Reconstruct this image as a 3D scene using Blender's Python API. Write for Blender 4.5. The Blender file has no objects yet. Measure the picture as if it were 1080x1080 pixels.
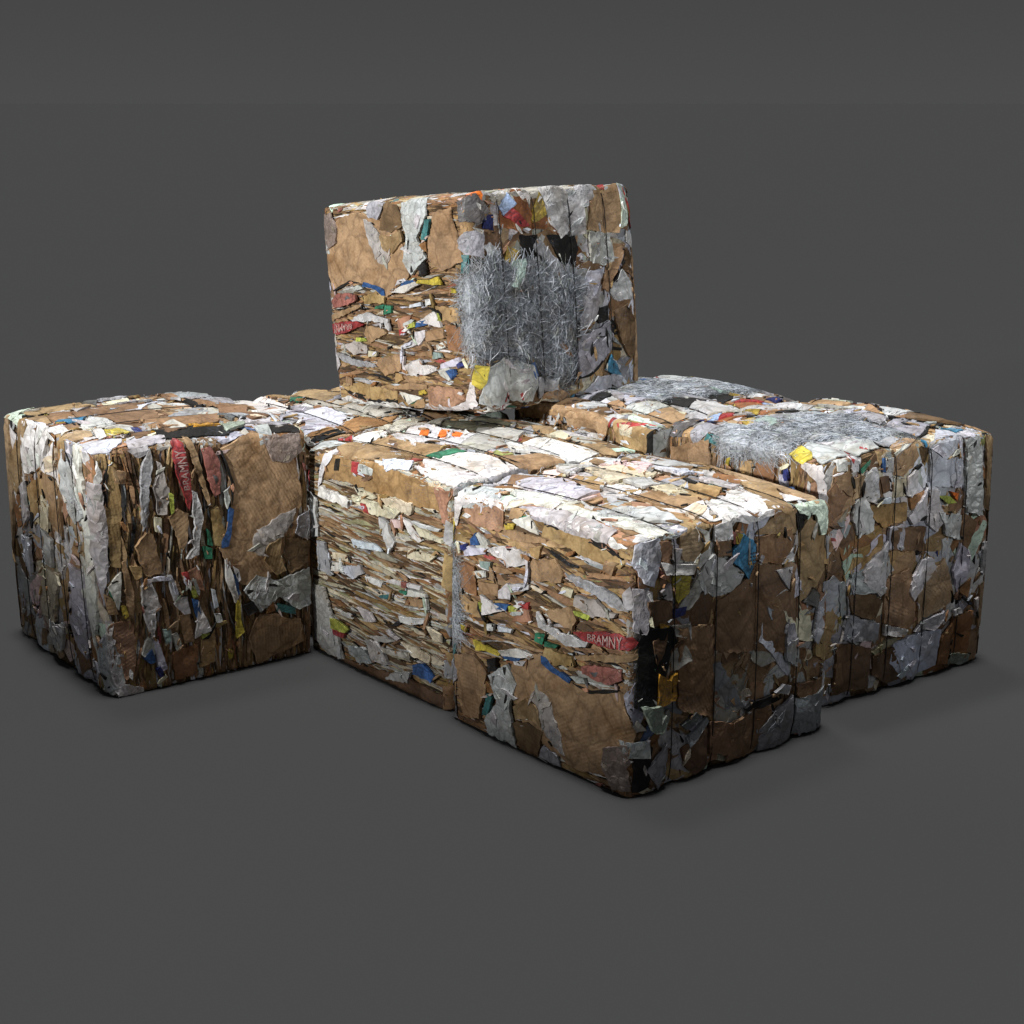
import bpy, math, random, hashlib
import numpy as np
from mathutils import Vector, geometry
SC=bpy.context.scene
COL=SC.collection
PI=math.pi

FLOOR=.0475
SUN=((0,-.01,1.),3.5,9)
LIGHTS=[
 ('key_lamp',(-6.0,1.2,3.2),(-.1,6.9,5.5),3450,.25,80.2,.36,(1,.985,.96)),
 ('side_fill',(4.2,2.5,2.6),(1.5,6.1,1.95),430,.35,40,.65,(.96,.98,1)),  # unseen fill, added to lift the upper right-hand faces
]
WMID=(.06,.065,.075,1);WTOP=(.12,.125,.135,1)
EXPO=0
BAN=(.553,.568)

CORN={"A": {"bN": [-1.621, 6.279, 0.0], "bR": [-0.887, 6.852, 0.0], "bL": [-2.268, 7.169, 0.0], "bK": [-1.5106, 7.6812, 0.0], "tN": [-1.664, 6.3012, 1.0162], "tR": [-0.8794, 6.8359, 0.9898], "tL": [-2.263, 7.1407, 1.0044], "tK": [-1.5106, 7.6812, 1.0]}, "B": {"bN": [-0.84, 7.0, 0.0], "bR": [-0.0098, 7.6311, 0.0], "bL": [-1.4452, 7.7961, 0.0], "bK": [-0.615, 8.4272, 0.0], "tN": [-0.84, 7.0, 0.9192], "tR": [-0.0098, 7.6311, 0.9192], "tL": [-1.4452, 7.7961, 0.9192], "tK": [-0.615, 8.4272, 0.9192]}, "C": {"bN": [-0.251, 6.131, 0.0], "bR": [0.5519, 6.8116, 0.0], "bL": [-0.894, 6.929, 0.0], "bK": [-0.0931, 7.5758, 0.0], "tN": [-0.2386, 6.1393, 0.9203], "tR": [0.5519, 6.8116, 0.9192], "tL": [-0.8857, 6.9017, 0.9135], "tK": [-0.0931, 7.5758, 0.9192]}, "D": {"bN": [0.405, 5.298, 0.0], "bR": [1.216, 5.99, 0.0], "bL": [-0.233, 6.07, 0.0], "bK": [0.5723, 6.7382, 0.0], "tN": [0.4064, 5.3043, 0.9243], "tR": [1.2008, 5.9645, 0.9073], "tL": [-0.2253, 6.0723, 0.9141], "tK": [0.5723, 6.7382, 0.9192]}, "E": {"bN": [1.212, 6.162, 0.0], "bR": [2.044, 6.777, 0.0], "bL": [0.6616, 6.8982, 0.0], "bK": [1.4968, 7.5226, 0.0], "tN": [1.212, 6.162, 1.0], "tR": [2.0478, 6.7854, 0.9961], "tL": [0.6616, 6.8982, 1.0], "tK": [1.4968, 7.5226, 1.0]}, "F": {"bN": [0.571, 6.802, 0.0], "bR": [1.3954, 7.4405, 0.0], "bL": [0.0081, 7.5287, 0.0], "bK": [0.8326, 8.1673, 0.0], "tN": [0.571, 6.802, 1.0], "tR": [1.3921, 7.4382, 0.9908], "tL": [0.0081, 7.5287, 1.0], "tK": [0.8326, 8.1673, 1.0]}, "G": {"bN": [-0.1522, 7.0274, 1.0598], "bR": [0.6108, 7.7382, 1.0637], "bL": [-0.8303, 7.7558, 0.9621], "bK": [-0.0673, 8.4666, 0.966], "tN": [-0.2159, 7.0908, 1.9746], "tR": [0.5471, 7.8016, 1.9785], "tL": [-0.894, 7.8192, 1.8769], "tK": [-0.131, 8.53, 1.8808]}}
TRACE="""
T1|card|kraft|x|0.548 0.892 0.658 0.9 0.804 0.896 0.898 0.876 0.976 0.853 0.954 0.832 0.805 0.823 0.659 0.839 0.538 0.849
T1|card|black|x|0.547 0.906 0.658 0.915 0.832 0.905 0.925 0.885 0.963 0.86 0.898 0.872 0.707 0.893 0.548 0.891
T1|card|pinkcard|x|0.794 0.917 0.897 0.902 0.939 0.878 0.861 0.881 0.756 0.893
T1|paper|white|x|0.475 0.93 0.707 0.938 0.85 0.927 0.98 0.906 0.939 0.894 0.784 0.915 0.568 0.906
T1|paper|white|x|-0.001 0.914 0.126 0.935 0.326 0.932 0.321 0.908 0.228 0.919 0.126 0.911 0.057 0.891 0.022 0.804 0.001 0.799
T1|card|pinkcard|x|0.069 0.875 0.172 0.921 0.283 0.929 0.316 0.91 0.314 0.839 0.295 0.822 0.161 0.823 0.081 0.837
T1|card|tan|x|0.353 0.918 0.444 0.931 0.412 0.892 0.348 0.881
T1|paper|white|x|0.365 0.876 0.465 0.912 0.507 0.872 0.52 0.851 0.476 0.856 0.397 0.869
T1|label|green|x|0.407 0.895 0.457 0.907 0.453 0.89 0.415 0.881
T1|label|yellow|x|0.325 0.855 0.383 0.865 0.379 0.847 0.336 0.838
T1|card|tan|x|0.327 0.838 0.559 0.843 0.564 0.83 0.435 0.807 0.317 0.818
T1|paper|white|x|0.127 0.765 0.161 0.796 0.217 0.773 0.234 0.751 0.161 0.732
T1|label|blue|x|0.115 0.763 0.144 0.791 0.178 0.752 0.122 0.741
T1|label|navy|x|0.048 0.726 0.09 0.74 0.098 0.723 0.06 0.707
T1|paper|whiteblue|x|0.075 0.727 0.218 0.742 0.212 0.721 0.081 0.69
T1|paper|white|x|0.223 0.75 0.328 0.773 0.446 0.774 0.469 0.733 0.35 0.695 0.337 0.722 0.229 0.735
T1|label|pinkred|x|0.333 0.77 0.362 0.776 0.365 0.748 0.336 0.742
T1|label|lime|x|0.337 0.737 0.369 0.743 0.365 0.724 0.339 0.721
T1|paper|white|x|0.446 0.775 0.473 0.745 0.475 0.687 0.457 0.687 0.462 0.728
T1|card|rustcard|x|0.025 0.659 0.144 0.659 0.16 0.548 0.022 0.557
T1|paper|white|x|0.148 0.641 0.22 0.659 0.226 0.635 0.16 0.617
T1|card|kraft|x|0.052 0.543 0.174 0.527 0.222 0.463 0.064 0.475
T1|card|tan|x|0.173 0.606 0.296 0.62 0.297 0.576 0.173 0.562
T1|film|tealgrey|x|0.188 0.689 0.254 0.699 0.247 0.665 0.198 0.669
T1|paper|white|x|0.297 0.598 0.351 0.638 0.375 0.609 0.373 0.578 0.297 0.569
T1|paper|whitegrey|x|0.362 0.636 0.476 0.658 0.476 0.642 0.371 0.599
T1|paper|white|x|0.185 0.558 0.275 0.542 0.346 0.534 0.21 0.485
T1|label|lime|x|0.177 0.528 0.249 0.53 0.194 0.49
T1|label|blue|x|0.275 0.544 0.359 0.559 0.349 0.533 0.286 0.525
T1|label|lime|x|0.36 0.553 0.418 0.565 0.408 0.544 0.366 0.533
T1|label|red|x|0.419 0.576 0.476 0.594 0.478 0.568 0.427 0.563
T1|card|pinkcard|x|0.406 0.545 0.476 0.573 0.493 0.522 0.383 0.501
T1|card|tan|x|0.488 0.751 0.61 0.782 0.663 0.731 0.652 0.706 0.487 0.676
T1|paper|newsgrey|x|0.729 0.677 0.837 0.689 0.887 0.661 0.942 0.667 0.932 0.65 0.81 0.621 0.725 0.641
T1|paper|cream|x|0.66 0.69 0.723 0.696 0.714 0.666 0.652 0.67
T1|paper|grey|x|0.669 0.744 0.807 0.744 0.93 0.727 0.997 0.686 0.958 0.681 0.827 0.71 0.689 0.726
T1|card|tan|x|0.568 0.584 0.713 0.632 0.74 0.591 0.716 0.549 0.592 0.567
T1|label|lime|x|0.721 0.622 0.812 0.626 0.801 0.607 0.731 0.608
T1|film|whitegrey|x|0.535 0.576 0.574 0.535 0.675 0.528 0.814 0.533 0.798 0.51 0.696 0.489 0.593 0.511 0.541 0.519
T1|paper|white|x|0.236 0.457 0.278 0.464 0.272 0.438 0.234 0.432
T1|paper|whiteblue|x|0.301 0.462 0.387 0.472 0.381 0.457 0.307 0.446
T1|label|yellow|x|0.062 0.41 0.107 0.407 0.096 0.386 0.067 0.395
T1|card|kraft|x|0.477 0.794 0.539 0.814 0.529 0.764 0.488 0.769
T1|card|tan|x|0.88 0.839 0.931 0.837 0.919 0.794 0.872 0.804
T1|card|bigcard|x|0.381 0.334 0.545 0.424 0.718 0.362 0.911 0.369 0.962 0.389 1.026 0.241 0.996 0.15 0.881 0.05 0.725 0.027 0.581 0.066 0.443 0.118 0.415 0.183 0.366 0.234
T1|card|kraft|x|0.57 0.45 0.716 0.453 0.729 0.419 0.617 0.394 0.56 0.411
T1|label|red|banner|0.729 0.547 0.905 0.591 1.008 0.596 1.025 0.574 0.999 0.546 0.86 0.531 0.769 0.533
T1|label|green|x|0.521 0.492 0.576 0.5 0.56 0.459 0.516 0.461
T1|label|green|x|0.575 0.474 0.643 0.475 0.628 0.461 0.568 0.454
T1|label|yellow|x|0.149 0.372 0.188 0.373 0.323 0.362 0.31 0.349 0.243 0.35 0.172 0.336
T1|label|blue|x|0.323 0.355 0.442 0.379 0.421 0.354 0.341 0.347
T1|paper|white|x|0.307 0.369 0.41 0.404 0.505 0.403 0.495 0.388 0.332 0.356
T1|paper|white|x|0.395 0.352 0.474 0.373 0.453 0.348 0.406 0.339
T1|label|blue|x|0.553 0.416 0.578 0.415 0.619 0.389 0.72 0.37 0.71 0.352 0.617 0.368 0.558 0.387
T1|card|black|x|0.708 0.36 0.816 0.354 0.957 0.394 0.959 0.384 0.816 0.342
T1|label|pinkred|x|0.774 0.433 0.844 0.456 0.975 0.473 0.981 0.434 0.938 0.409 0.863 0.401 0.784 0.408
T1|label|darkgrey|x|0.814 0.426 0.892 0.441 0.911 0.428 0.842 0.413
T1|paper|cream|x|0.899 0.454 0.969 0.469 0.976 0.448 0.924 0.426
T1|paper|whitegrey|x|0.713 0.38 0.786 0.392 0.796 0.374 0.748 0.364
T1|film|whitegrey|x|0.243 0.253 0.354 0.326 0.414 0.263 0.372 0.17 0.403 0.002 0.234 -0.021 0.22 0.065 0.3 0.164
T1|paper|newsgrey|x|0.493 0.242 0.526 0.28 0.591 0.263 0.664 0.135 0.681 0.061 0.623 0.078 0.563 0.138 0.525 0.213
T1|card|darkcard|x|0.389 0.102 0.477 0.133 0.562 0.118 0.522 -0.005 0.431 0.01
T1|paper|grey|x|0.528 -0.002 0.571 0.072 0.646 0.051 0.657 -0.012
T1|label|teal|x|0.233 0.176 0.269 0.17 0.235 0.084 0.202 0.081
T1|card|tan|x|0.008 0.271 0.14 0.315 0.234 0.257 0.223 0.179 0.189 0.117 0.178 0.053 0.068 0.035 0.044 0.128
T1|card|rustcard|x|0.232 0.226 0.277 0.209 0.289 0.19 0.238 0.183
T1|label|black|x|0.241 0.318 0.29 0.336 0.301 0.289 0.252 0.268
T1|label|black|x|0.332 0.313 0.356 0.316 0.351 0.284 0.336 0.283
T1|card|tan|x|0.399 0.171 0.474 0.229 0.538 0.204 0.559 0.139 0.496 0.148 0.411 0.123
T1|label|pinkred|x|0.846 0.011 0.884 0.02 0.874 0.005 0.846 0.002
T1|film|browngrey|x|0.897 0.165 0.999 0.2 1.006 0.029 0.937 0.019 0.888 0.093
T1|card|tan|x|0.736 0.464 0.999 0.534 1.03 0.534 1.03 0.513 0.889 0.478 0.736 0.45
T3|card|boxcard|x|0.912 0.007 0.577 -0.007 0.097 0.01 0.054 0.097 0.231 0.118 0.35 0.104 0.526 0.119 0.688 0.103 0.876 0.116
T3|label|black|x|0.78 0.014 0.743 0.009 0.754 0.062 0.79 0.066
T3|label|red|x|0.657 0.01 0.603 0.007 0.607 0.043 0.542 0.054 0.557 0.062 0.656 0.053
T3|label|whitegrey|x|0.604 0.012 0.503 0.019 0.508 0.049 0.609 0.044
T3|card|pinkcard|x|0.097 0.014 -0.016 0.007 0.02 0.09 -0.001 0.142 0.04 0.143 0.061 0.074
T3|paper|cream|x|0.634 0.116 0.558 0.117 0.482 0.135 0.506 0.146 0.602 0.144
T3|paper|cream|x|0.465 0.125 0.229 0.106 0.234 0.151 0.251 0.16 0.412 0.146
T3|paper|cream|x|0.648 0.151 0.412 0.151 0.308 0.152 0.349 0.192 0.496 0.208 0.646 0.173
T3|paper|white|x|0.909 0.152 0.769 0.16 0.671 0.182 0.678 0.214 0.804 0.202 0.911 0.195
T3|paper|white|x|0.865 0 0.783 -0.017 0.857 0.067 0.879 0.117 0.913 0.156 0.894 0.066
T3|paper|white|x|0.293 0.184 0.249 0.183 0.161 0.245 0.183 0.257 0.251 0.234
T3|paper|whitegrey|x|0.454 0.211 0.411 0.215 0.35 0.291 0.384 0.344 0.404 0.304 0.444 0.249
T3|paper|whiteblue|x|0.653 0.341 0.499 0.328 0.434 0.347 0.542 0.359 0.632 0.372
T3|paper|cream|x|0.254 0.302 0.066 0.285 0.113 0.321 0.254 0.334
T3|paper|lavender|x|0.724 0.471 0.585 0.439 0.564 0.467 0.645 0.514 0.703 0.501
T3|paper|white|x|0.805 0.474 0.738 0.464 0.738 0.505 0.816 0.513
T3|paper|white|x|0.547 0.476 0.425 0.473 0.436 0.497 0.536 0.495
T3|label|red|x|0.586 0.173 0.549 0.172 0.517 0.208 0.555 0.205
T3|paper|pinkwhite|x|0.371 0.201 0.301 0.193 0.291 0.222 0.362 0.231
T3|paper|whitegrey|x|0.985 0.187 0.919 0.222 0.914 0.378 0.967 0.394
T3|paper|grey|x|0.919 0.397 0.856 0.397 0.805 0.537 0.913 0.527
T3|paper|cream|x|0.801 0.427 0.687 0.415 0.682 0.444 0.79 0.452
T3|paper|whitegrey|x|0.231 0.18 0.096 0.177 0.049 0.173 0.054 0.183 0.173 0.192
T3|paper|cream|x|0.221 0.19 0.04 0.213 0.04 0.228 0.173 0.229
T3|paper|white|x|0.367 0.448 0.171 0.433 0.181 0.451 0.419 0.469
T3|label|pinkred|x|0.3 0.442 0.263 0.437 0.267 0.462 0.296 0.466
T3|label|green|x|0.316 0.482 0.257 0.474 0.267 0.491 0.305 0.49
T3|paper|white|x|0.29 0.501 0.253 0.465 0.142 0.458 0.14 0.475
T3|label|teal|x|0.457 0.539 0.374 0.514 0.384 0.535 0.441 0.546
T3|paper|white|x|0.275 0.539 0.133 0.516 0.137 0.475 0.127 0.474 0.123 0.52 0.274 0.545
T3|card|tan|x|0.255 0.505 0.152 0.482 0.157 0.517 0.273 0.536
T3|paper|white|x|0.312 0.589 0.272 0.586 0.133 0.559 0.142 0.58 0.224 0.607 0.296 0.614
T3|label|lime|x|0.82 0.73 0.739 0.728 0.683 0.748 0.706 0.769 0.816 0.777
T3|label|red|x|0.81 0.773 0.712 0.769 0.721 0.797 0.811 0.804
T3|paper|cream|x|0.297 0.696 0.212 0.699 0.094 0.705 0.015 0.72 0.047 0.737 0.214 0.74
T3|label|blue|x|0.216 0.778 0.152 0.752 0.079 0.79 0.094 0.818 0.217 0.819
T3|paper|newsgrey|x|0.456 0.766 0.232 0.736 0.238 0.76 0.424 0.78
T3|film|whitegrey|x|0.564 0.762 0.462 0.741 0.388 0.828 0.422 0.84 0.509 0.837
T3|film|grey|x|0.678 0.821 0.561 0.795 0.507 0.85 0.598 0.877 0.668 0.855
T3|card|darkcard|x|0.977 0.941 0.6 0.931 0.276 0.922 0.018 0.919 0.013 0.86 0.276 0.848 0.598 0.889 0.83 0.899
T3|film|whitegrey|x|0.977 0.614 0.866 0.601 0.817 0.714 0.73 0.899 0.854 0.915 0.973 0.862
T3|paper|whitegrey|x|0.614 0.628 0.516 0.63 0.484 0.661 0.549 0.678
T3|paper|cream|x|0.125 0.586 0.038 0.601 0.029 0.636 0.076 0.63
T3|paper|whitegrey|x|0.786 0.675 0.672 0.676 0.649 0.691 0.706 0.692
T3|paper|whitegrey|x|0.393 0.67 0.311 0.691 0.326 0.702 0.388 0.689
T3|paper|whitegrey|x|0.423 0.899 0.256 0.869 0.235 0.817 0.338 0.84
T3|paper|newsgrey|x|0.551 0.739 0.42 0.711 0.337 0.708 0.421 0.737
S|card|black|x|0.198 0.468 0.209 0.653 0.273 0.665 0.35 0.645 0.353 0.569 0.264 0.507
S|card|black|x|0.19 0.299 0.191 0.423 0.315 0.413 0.326 0.32
S|card|rustred|x|-0.008 0.274 -0 0.329 0.081 0.388 0.162 0.54 0.208 0.55 0.159 0.415 0.178 0.312 0.147 0.213 0.096 0.196
S|film|darkgrey|x|0.013 -0.02 0.005 0.067 0.084 0.126 0.124 0.077 0.103 -0.008
S|label|orange|x|-0.005 0.024 -0.005 0.107 0.044 0.097
S|film|whitegrey|x|0.015 0.013 0.067 0.114 0.116 0.11 0.105 0.058
S|label|navy|x|0.099 0.099 0.092 0.155 0.16 0.156 0.149 0.094
S|label|lightblue|x|0.056 0.205 0.007 0.25 0.06 0.292 0.099 0.222
S|label|ochre|x|0.131 0.387 0.007 0.446 0.11 0.473 0.134 0.428
S|label|red|x|0.073 0.264 0.153 0.372 0.158 0.313 0.101 0.22
S|paper|white|x|-0.008 0.285 -0.003 0.398 0.058 0.387 0.047 0.335
S|paper|whitegrey|x|-0.006 0.445 -0.002 0.627 0.179 0.63 0.213 0.559 0.146 0.484
S|paper|whitegrey|x|-0.002 0.624 -0.004 0.784 0.051 0.785 0.082 0.713 0.21 0.715 0.205 0.63
S|card|tan|x|-0.004 0.782 -0.002 0.944 0.094 0.972 0.214 0.935 0.193 0.724
S|label|greenwhite|x|-0.005 0.951 0.05 1.014 0.174 0.995 0.197 0.946 0.093 0.96
S|label|red|x|0.014 0.975 0.14 1.055 0.194 1.037 0.122 1.001
S|paper|grey|x|0.247 0.389 0.206 0.421 0.368 0.569 0.455 0.584 0.364 0.495
S|paper|whitegrey|x|0.199 0.729 0.207 0.873 0.339 0.885 0.354 0.82 0.33 0.723
S|paper|lavender|x|0.377 0.694 0.359 0.822 0.437 0.777 0.522 0.697 0.517 0.635
S|paper|grey|x|0.346 0.567 0.361 0.7 0.522 0.697 0.51 0.563
S|card|tan|x|0.262 0.888 0.267 0.967 0.376 0.906 0.477 0.847 0.455 0.795
S|card|darkcard|x|0.284 0.973 0.314 1.025 0.418 1.002 0.38 0.938
S|paper|whitegrey|x|0.476 0.854 0.378 0.931 0.453 0.999 0.524 0.992 0.514 0.878
S|film|grey|x|0.18 -0.031 0.149 0.011 0.161 0.086 0.269 0.076 0.247 0.002 0.213 -0.031
S|label|ochre|x|0.228 0.227 0.256 0.284 0.314 0.256 0.286 0.211
S|film|tealgrey|x|0.295 0.243 0.29 0.314 0.431 0.289 0.393 0.222
S|card|black|x|0.262 0.009 0.275 0.076 0.347 0.047 0.351 -0.01
S|label|teal|x|0.245 -0.011 0.247 0.015 0.328 0.007 0.326 -0.023
S|paper|whitegrey|x|0.206 0.983 0.227 1.044 0.288 1.025 0.258 0.978
S|card|tan|x|0.252 1.016 0.264 1.06 0.546 1.063 0.524 1.014
S|paper|grey|x|0.641 0.632 0.433 0.693 0.441 0.789 0.593 0.738
S|card|black|x|0.584 0.734 0.541 0.765 0.539 0.841 0.602 0.834 0.612 0.758
S|paper|grey|x|0.653 0.667 0.608 0.846 0.674 0.864 0.742 0.845 0.853 0.614 0.684 0.622
S|card|black|x|0.671 0.632 0.66 0.669 0.671 0.801 0.678 0.8 0.667 0.67 0.68 0.633
S|card|black|x|0.724 0.708 0.736 0.908 0.75 0.906 0.737 0.707
S|card|black|x|0.638 0.865 0.641 0.878 0.735 0.841 0.837 0.69 0.856 0.616 0.847 0.61 0.827 0.682 0.728 0.829
S|card|black|x|0.697 0.596 0.697 0.61 0.868 0.61 0.866 0.591
S|card|darkcard|x|0.569 0.87 0.54 0.952 0.635 1.019 0.759 1.006 0.789 0.963 0.713 0.905
S|label|tealblue|x|0.82 0.784 0.764 0.843 0.859 0.896 0.856 0.844
S|paper|lavender|x|0.84 0.733 0.869 0.907 0.913 0.903 0.909 0.654
S|card|tan|x|0.504 1.029 0.551 1.065 0.913 1.042 0.897 0.987
S|paper|whitegrey|x|0.737 0.049 0.694 0.176 0.75 0.326 0.837 0.351 0.901 0.312 0.895 0.013
S|label|blue|x|0.741 0.306 0.734 0.333 0.796 0.355 0.812 0.335
S|label|yellow|x|0.724 0.008 0.729 0.065 0.801 0.047 0.832 0.021 0.813 -0.006
S|label|red|x|0.888 0.15 0.855 0.172 0.891 0.199 0.893 0.186 0.869 0.17 0.894 0.157
S|label|red|x|0.869 0.24 0.858 0.252 0.893 0.267 0.893 0.254
S|card|rustcard|x|0.677 0.488 0.67 0.517 0.738 0.58 0.738 0.555
S|card|tan|x|0.9 0.386 0.859 0.473 0.894 0.542 0.915 0.493
S|paper|grey|x|0.804 0.352 0.835 0.475 0.869 0.472 0.896 0.355
Q|card|bigbrown|x|0.421 0.641 0.513 0.679 0.624 0.732 0.856 0.691 0.877 0.356 0.644 0.407 0.411 0.458
Q|card|tan|x|0.624 0.846 0.686 0.887 0.845 0.912 0.854 0.816 0.736 0.826
Q|card|brown|x|0.619 0.839 0.736 0.828 0.84 0.846 0.817 0.746 0.767 0.713 0.632 0.745
Q|card|tan|x|0.854 0.817 0.902 0.87 0.996 0.803 0.991 0.659 0.941 0.606 0.867 0.552
Q|paper|whiteblue|x|0.014 0.915 0.116 0.907 0.115 0.822 0.089 0.75 0.047 0.773 0.006 0.849
Q|card|pinkcard|x|0.107 0.899 0.192 0.891 0.195 0.807 0.124 0.834
Q|card|lightcard|x|0.224 0.903 0.298 0.908 0.326 0.855 0.302 0.795 0.237 0.815
Q|paper|white|x|0.286 0.914 0.354 0.891 0.357 0.817 0.295 0.758 0.279 0.799 0.332 0.845
Q|paper|white|x|0.189 0.872 0.229 0.856 0.211 0.804 0.185 0.831
Q|paper|white|x|0.114 0.83 0.284 0.792 0.274 0.761 0.136 0.787
Q|label|pinkred|x|0.11 0.816 0.135 0.788 0.118 0.775
Q|paper|whitegrey|x|0.332 0.792 0.398 0.813 0.467 0.768 0.53 0.716 0.515 0.685 0.469 0.662 0.393 0.661 0.329 0.702 0.257 0.641 0.216 0.65 0.253 0.705 0.302 0.756
Q|label|yellow|x|0.197 0.773 0.264 0.757 0.255 0.704 0.215 0.672 0.199 0.713
Q|label|navy|x|0.201 0.653 0.249 0.655 0.242 0.627 0.202 0.62
Q|paper|whitegrey|x|0.177 0.75 0.199 0.682 0.138 0.702 0.122 0.731
Q|paper|whitegrey|x|0.008 0.768 0.081 0.737 0.056 0.596 0.012 0.613
Q|paper|whitegrey|x|-0.031 0.739 0.002 0.776 0.014 0.688 -0.017 0.696
Q|paper|whitegrey|x|0.177 0.599 0.264 0.591 0.266 0.54 0.178 0.563
Q|card|darkcard|x|0.06 0.711 0.192 0.685 0.184 0.61 0.073 0.617
Q|label|gold|x|0.116 0.624 0.171 0.604 0.162 0.558 0.122 0.575
Q|paper|white|x|0.392 0.915 0.472 0.908 0.475 0.845 0.394 0.858
Q|card|tan|x|0.409 0.857 0.467 0.848 0.472 0.789 0.414 0.799
Q|label|tealblue|x|0.478 0.806 0.53 0.855 0.611 0.812 0.613 0.765 0.557 0.694 0.473 0.773
Q|label|gold|labeltext|0.55 0.803 0.598 0.794 0.601 0.738 0.553 0.746
Q|label|yellow|x|0.488 0.866 0.524 0.854 0.512 0.824 0.487 0.828
Q|label|pinkred|x|0.474 0.872 0.492 0.866 0.489 0.828 0.476 0.83
Q|paper|whitegrey|x|0.843 0.836 0.854 0.792 0.803 0.724 0.741 0.718 0.81 0.773
Q|paper|whitegrey|x|0.71 0.7 0.804 0.702 0.784 0.619 0.744 0.659
Q|card|black|x|0.844 0.894 0.891 0.888 0.867 0.838 0.847 0.835
Q|film|greenwhite|x|0.811 0.947 0.874 0.933 1.001 0.923 1.016 0.885 0.983 0.799 0.947 0.801 0.926 0.88 0.887 0.877
Q|card|tan|x|1.008 0.939 1.065 0.922 1.071 0.815 1.003 0.809
Q|film|darkgrey|x|0.88 0.551 0.919 0.605 0.958 0.57 0.948 0.519
Q|paper|grey|x|0.774 0.488 0.827 0.479 0.87 0.373 0.778 0.393
Q|paper|whitegrey|x|0.924 0.406 0.948 0.523 1.003 0.441 0.956 0.369
Q|paper|grey|x|0.993 0.795 1.058 0.776 1.062 0.706 1.012 0.698
Q|card|brown|x|0.221 0.586 0.407 0.556 0.412 0.207 0.268 0.266 0.227 0.286
Q|card|black|x|0.033 0.625 0.195 0.592 0.217 0.532 0.159 0.444 0.072 0.31 0.021 0.338
Q|card|black|x|0.025 0.198 0.095 0.179 0.08 0.026 0.02 0.02
Q|label|gold|x|0.111 0.447 0.18 0.4 0.213 0.425 0.206 0.322 0.109 0.322
Q|card|darkcard|x|0.084 0.569 0.154 0.585 0.138 0.449 0.097 0.489
Q|film|greengrey|x|0.039 0.341 0.111 0.332 0.177 0.259 0.127 0.216 0.082 0.243
Q|paper|whitegrey|x|-0.031 0.213 0.077 0.205 0.078 0.143 0.005 0.151
Q|paper|whitegrey|x|-0.015 0.162 0.019 0.139 -0 0.122
Q|paper|grey|x|0.066 0.093 0.167 0.175 0.172 0.063 0.131 0.003
Q|paper|grey|x|0.259 0.167 0.366 0.221 0.38 0.199 0.275 0.129
Q|film|darkgrey|x|0.238 0.22 0.3 0.26 0.333 0.227 0.26 0.198
Q|card|darkcard|x|0.241 0.131 0.367 0.186 0.384 0.027 0.309 0.008 0.254 0.064
Q|card|brown|x|0.498 0.169 0.697 0.196 0.711 0.146 0.635 0.006 0.47 0.018
Q|card|brown|x|0.388 0.197 0.512 0.157 0.471 0.044 0.393 0.065
Q|paper|grey|x|0.718 0.155 0.842 0.186 0.851 0 0.654 0.002 0.65 0.094
Q|paper|grey|x|0.863 0.162 1.017 0.178 1.014 0.001 0.858 0.014
Q|card|brown|x|0.86 0.223 1.002 0.225 0.993 0.163 0.876 0.148
Q|paper|whitegrey|x|0.777 0.42 0.861 0.412 0.861 0.298 0.781 0.341
Q|card|kraft|x|0.935 0.438 1.074 0.407 1.065 0.251 0.941 0.331
Q|paper|whitegrey|x|0.998 0.26 1.065 0.209 1.05 0.124 1.003 0.171
Q|card|black|x|0.555 0.204 0.741 0.225 0.754 0.197 0.602 0.176
Q|paper|whitegrey|x|0.717 0.231 0.79 0.205 0.813 0.234 0.763 0.254
P|paper|white|x|-0.013 0.05 0.006 0.104 0.046 0.11 0.039 0.061
P|paper|white|x|-0.03 0.122 -0 0.206 0.052 0.198 0.057 0.142
P|label|red|x|-0.021 0.13 -0.011 0.16 0.026 0.148 0.011 0.132
P|card|tan|x|0.053 0.043 0.05 0.11 0.11 0.161 0.149 0.149 0.112 0.073
P|card|lightcard|x|0.076 0.15 0.078 0.22 0.146 0.221 0.169 0.153
P|paper|whitegrey|x|0.067 0.226 0.06 0.277 0.17 0.302 0.202 0.281 0.166 0.22
P|card|darkcard|x|0.103 0.3 0.104 0.362 0.161 0.38 0.168 0.327
P|card|tan|x|-0.018 0.399 -0.01 0.499 0.049 0.529 0.092 0.499 0.118 0.446 0.098 0.397
P|paper|white|x|0.025 0.403 -0.009 0.509 -0.017 0.501 0.013 0.401
P|paper|lavender|x|-0.006 0.612 -0.019 0.715 -0 0.818 0.192 0.841 0.203 0.808 0.179 0.638 0.082 0.625
P|film|whitegrey|x|0.002 0.833 0.006 0.92 0.34 0.958 0.312 0.868
P|label|black|x|0.079 0.75 0.079 0.761 0.042 0.792 0.04 0.785
P|label|black|x|0.077 0.767 0.077 0.789 0.056 0.786 0.058 0.774
P|paper|cream|x|0.11 0.402 0.12 0.46 0.194 0.459 0.192 0.4
P|paper|white|x|0.131 0.456 0.099 0.519 0.162 0.53 0.205 0.49 0.187 0.455
P|paper|whiteblue|x|0.189 0.297 0.187 0.38 0.21 0.379 0.201 0.296
P|card|ochrecard|x|0.202 0.248 0.22 0.469 0.294 0.469 0.301 0.335 0.256 0.274
P|paper|whitegrey|x|0.176 0.162 0.157 0.223 0.263 0.278 0.299 0.277 0.317 0.212 0.23 0.149
P|paper|whitegrey|x|0.28 0.481 0.177 0.601 0.3 0.604 0.314 0.508
P|paper|whitegrey|x|0.187 0.607 0.193 0.663 0.323 0.711 0.369 0.668 0.316 0.611
P|card|rustcard|x|0.21 0.486 0.19 0.591 0.24 0.582 0.256 0.498
P|label|lime|x|0.223 0.671 0.232 0.738 0.263 0.782 0.261 0.725
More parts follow.
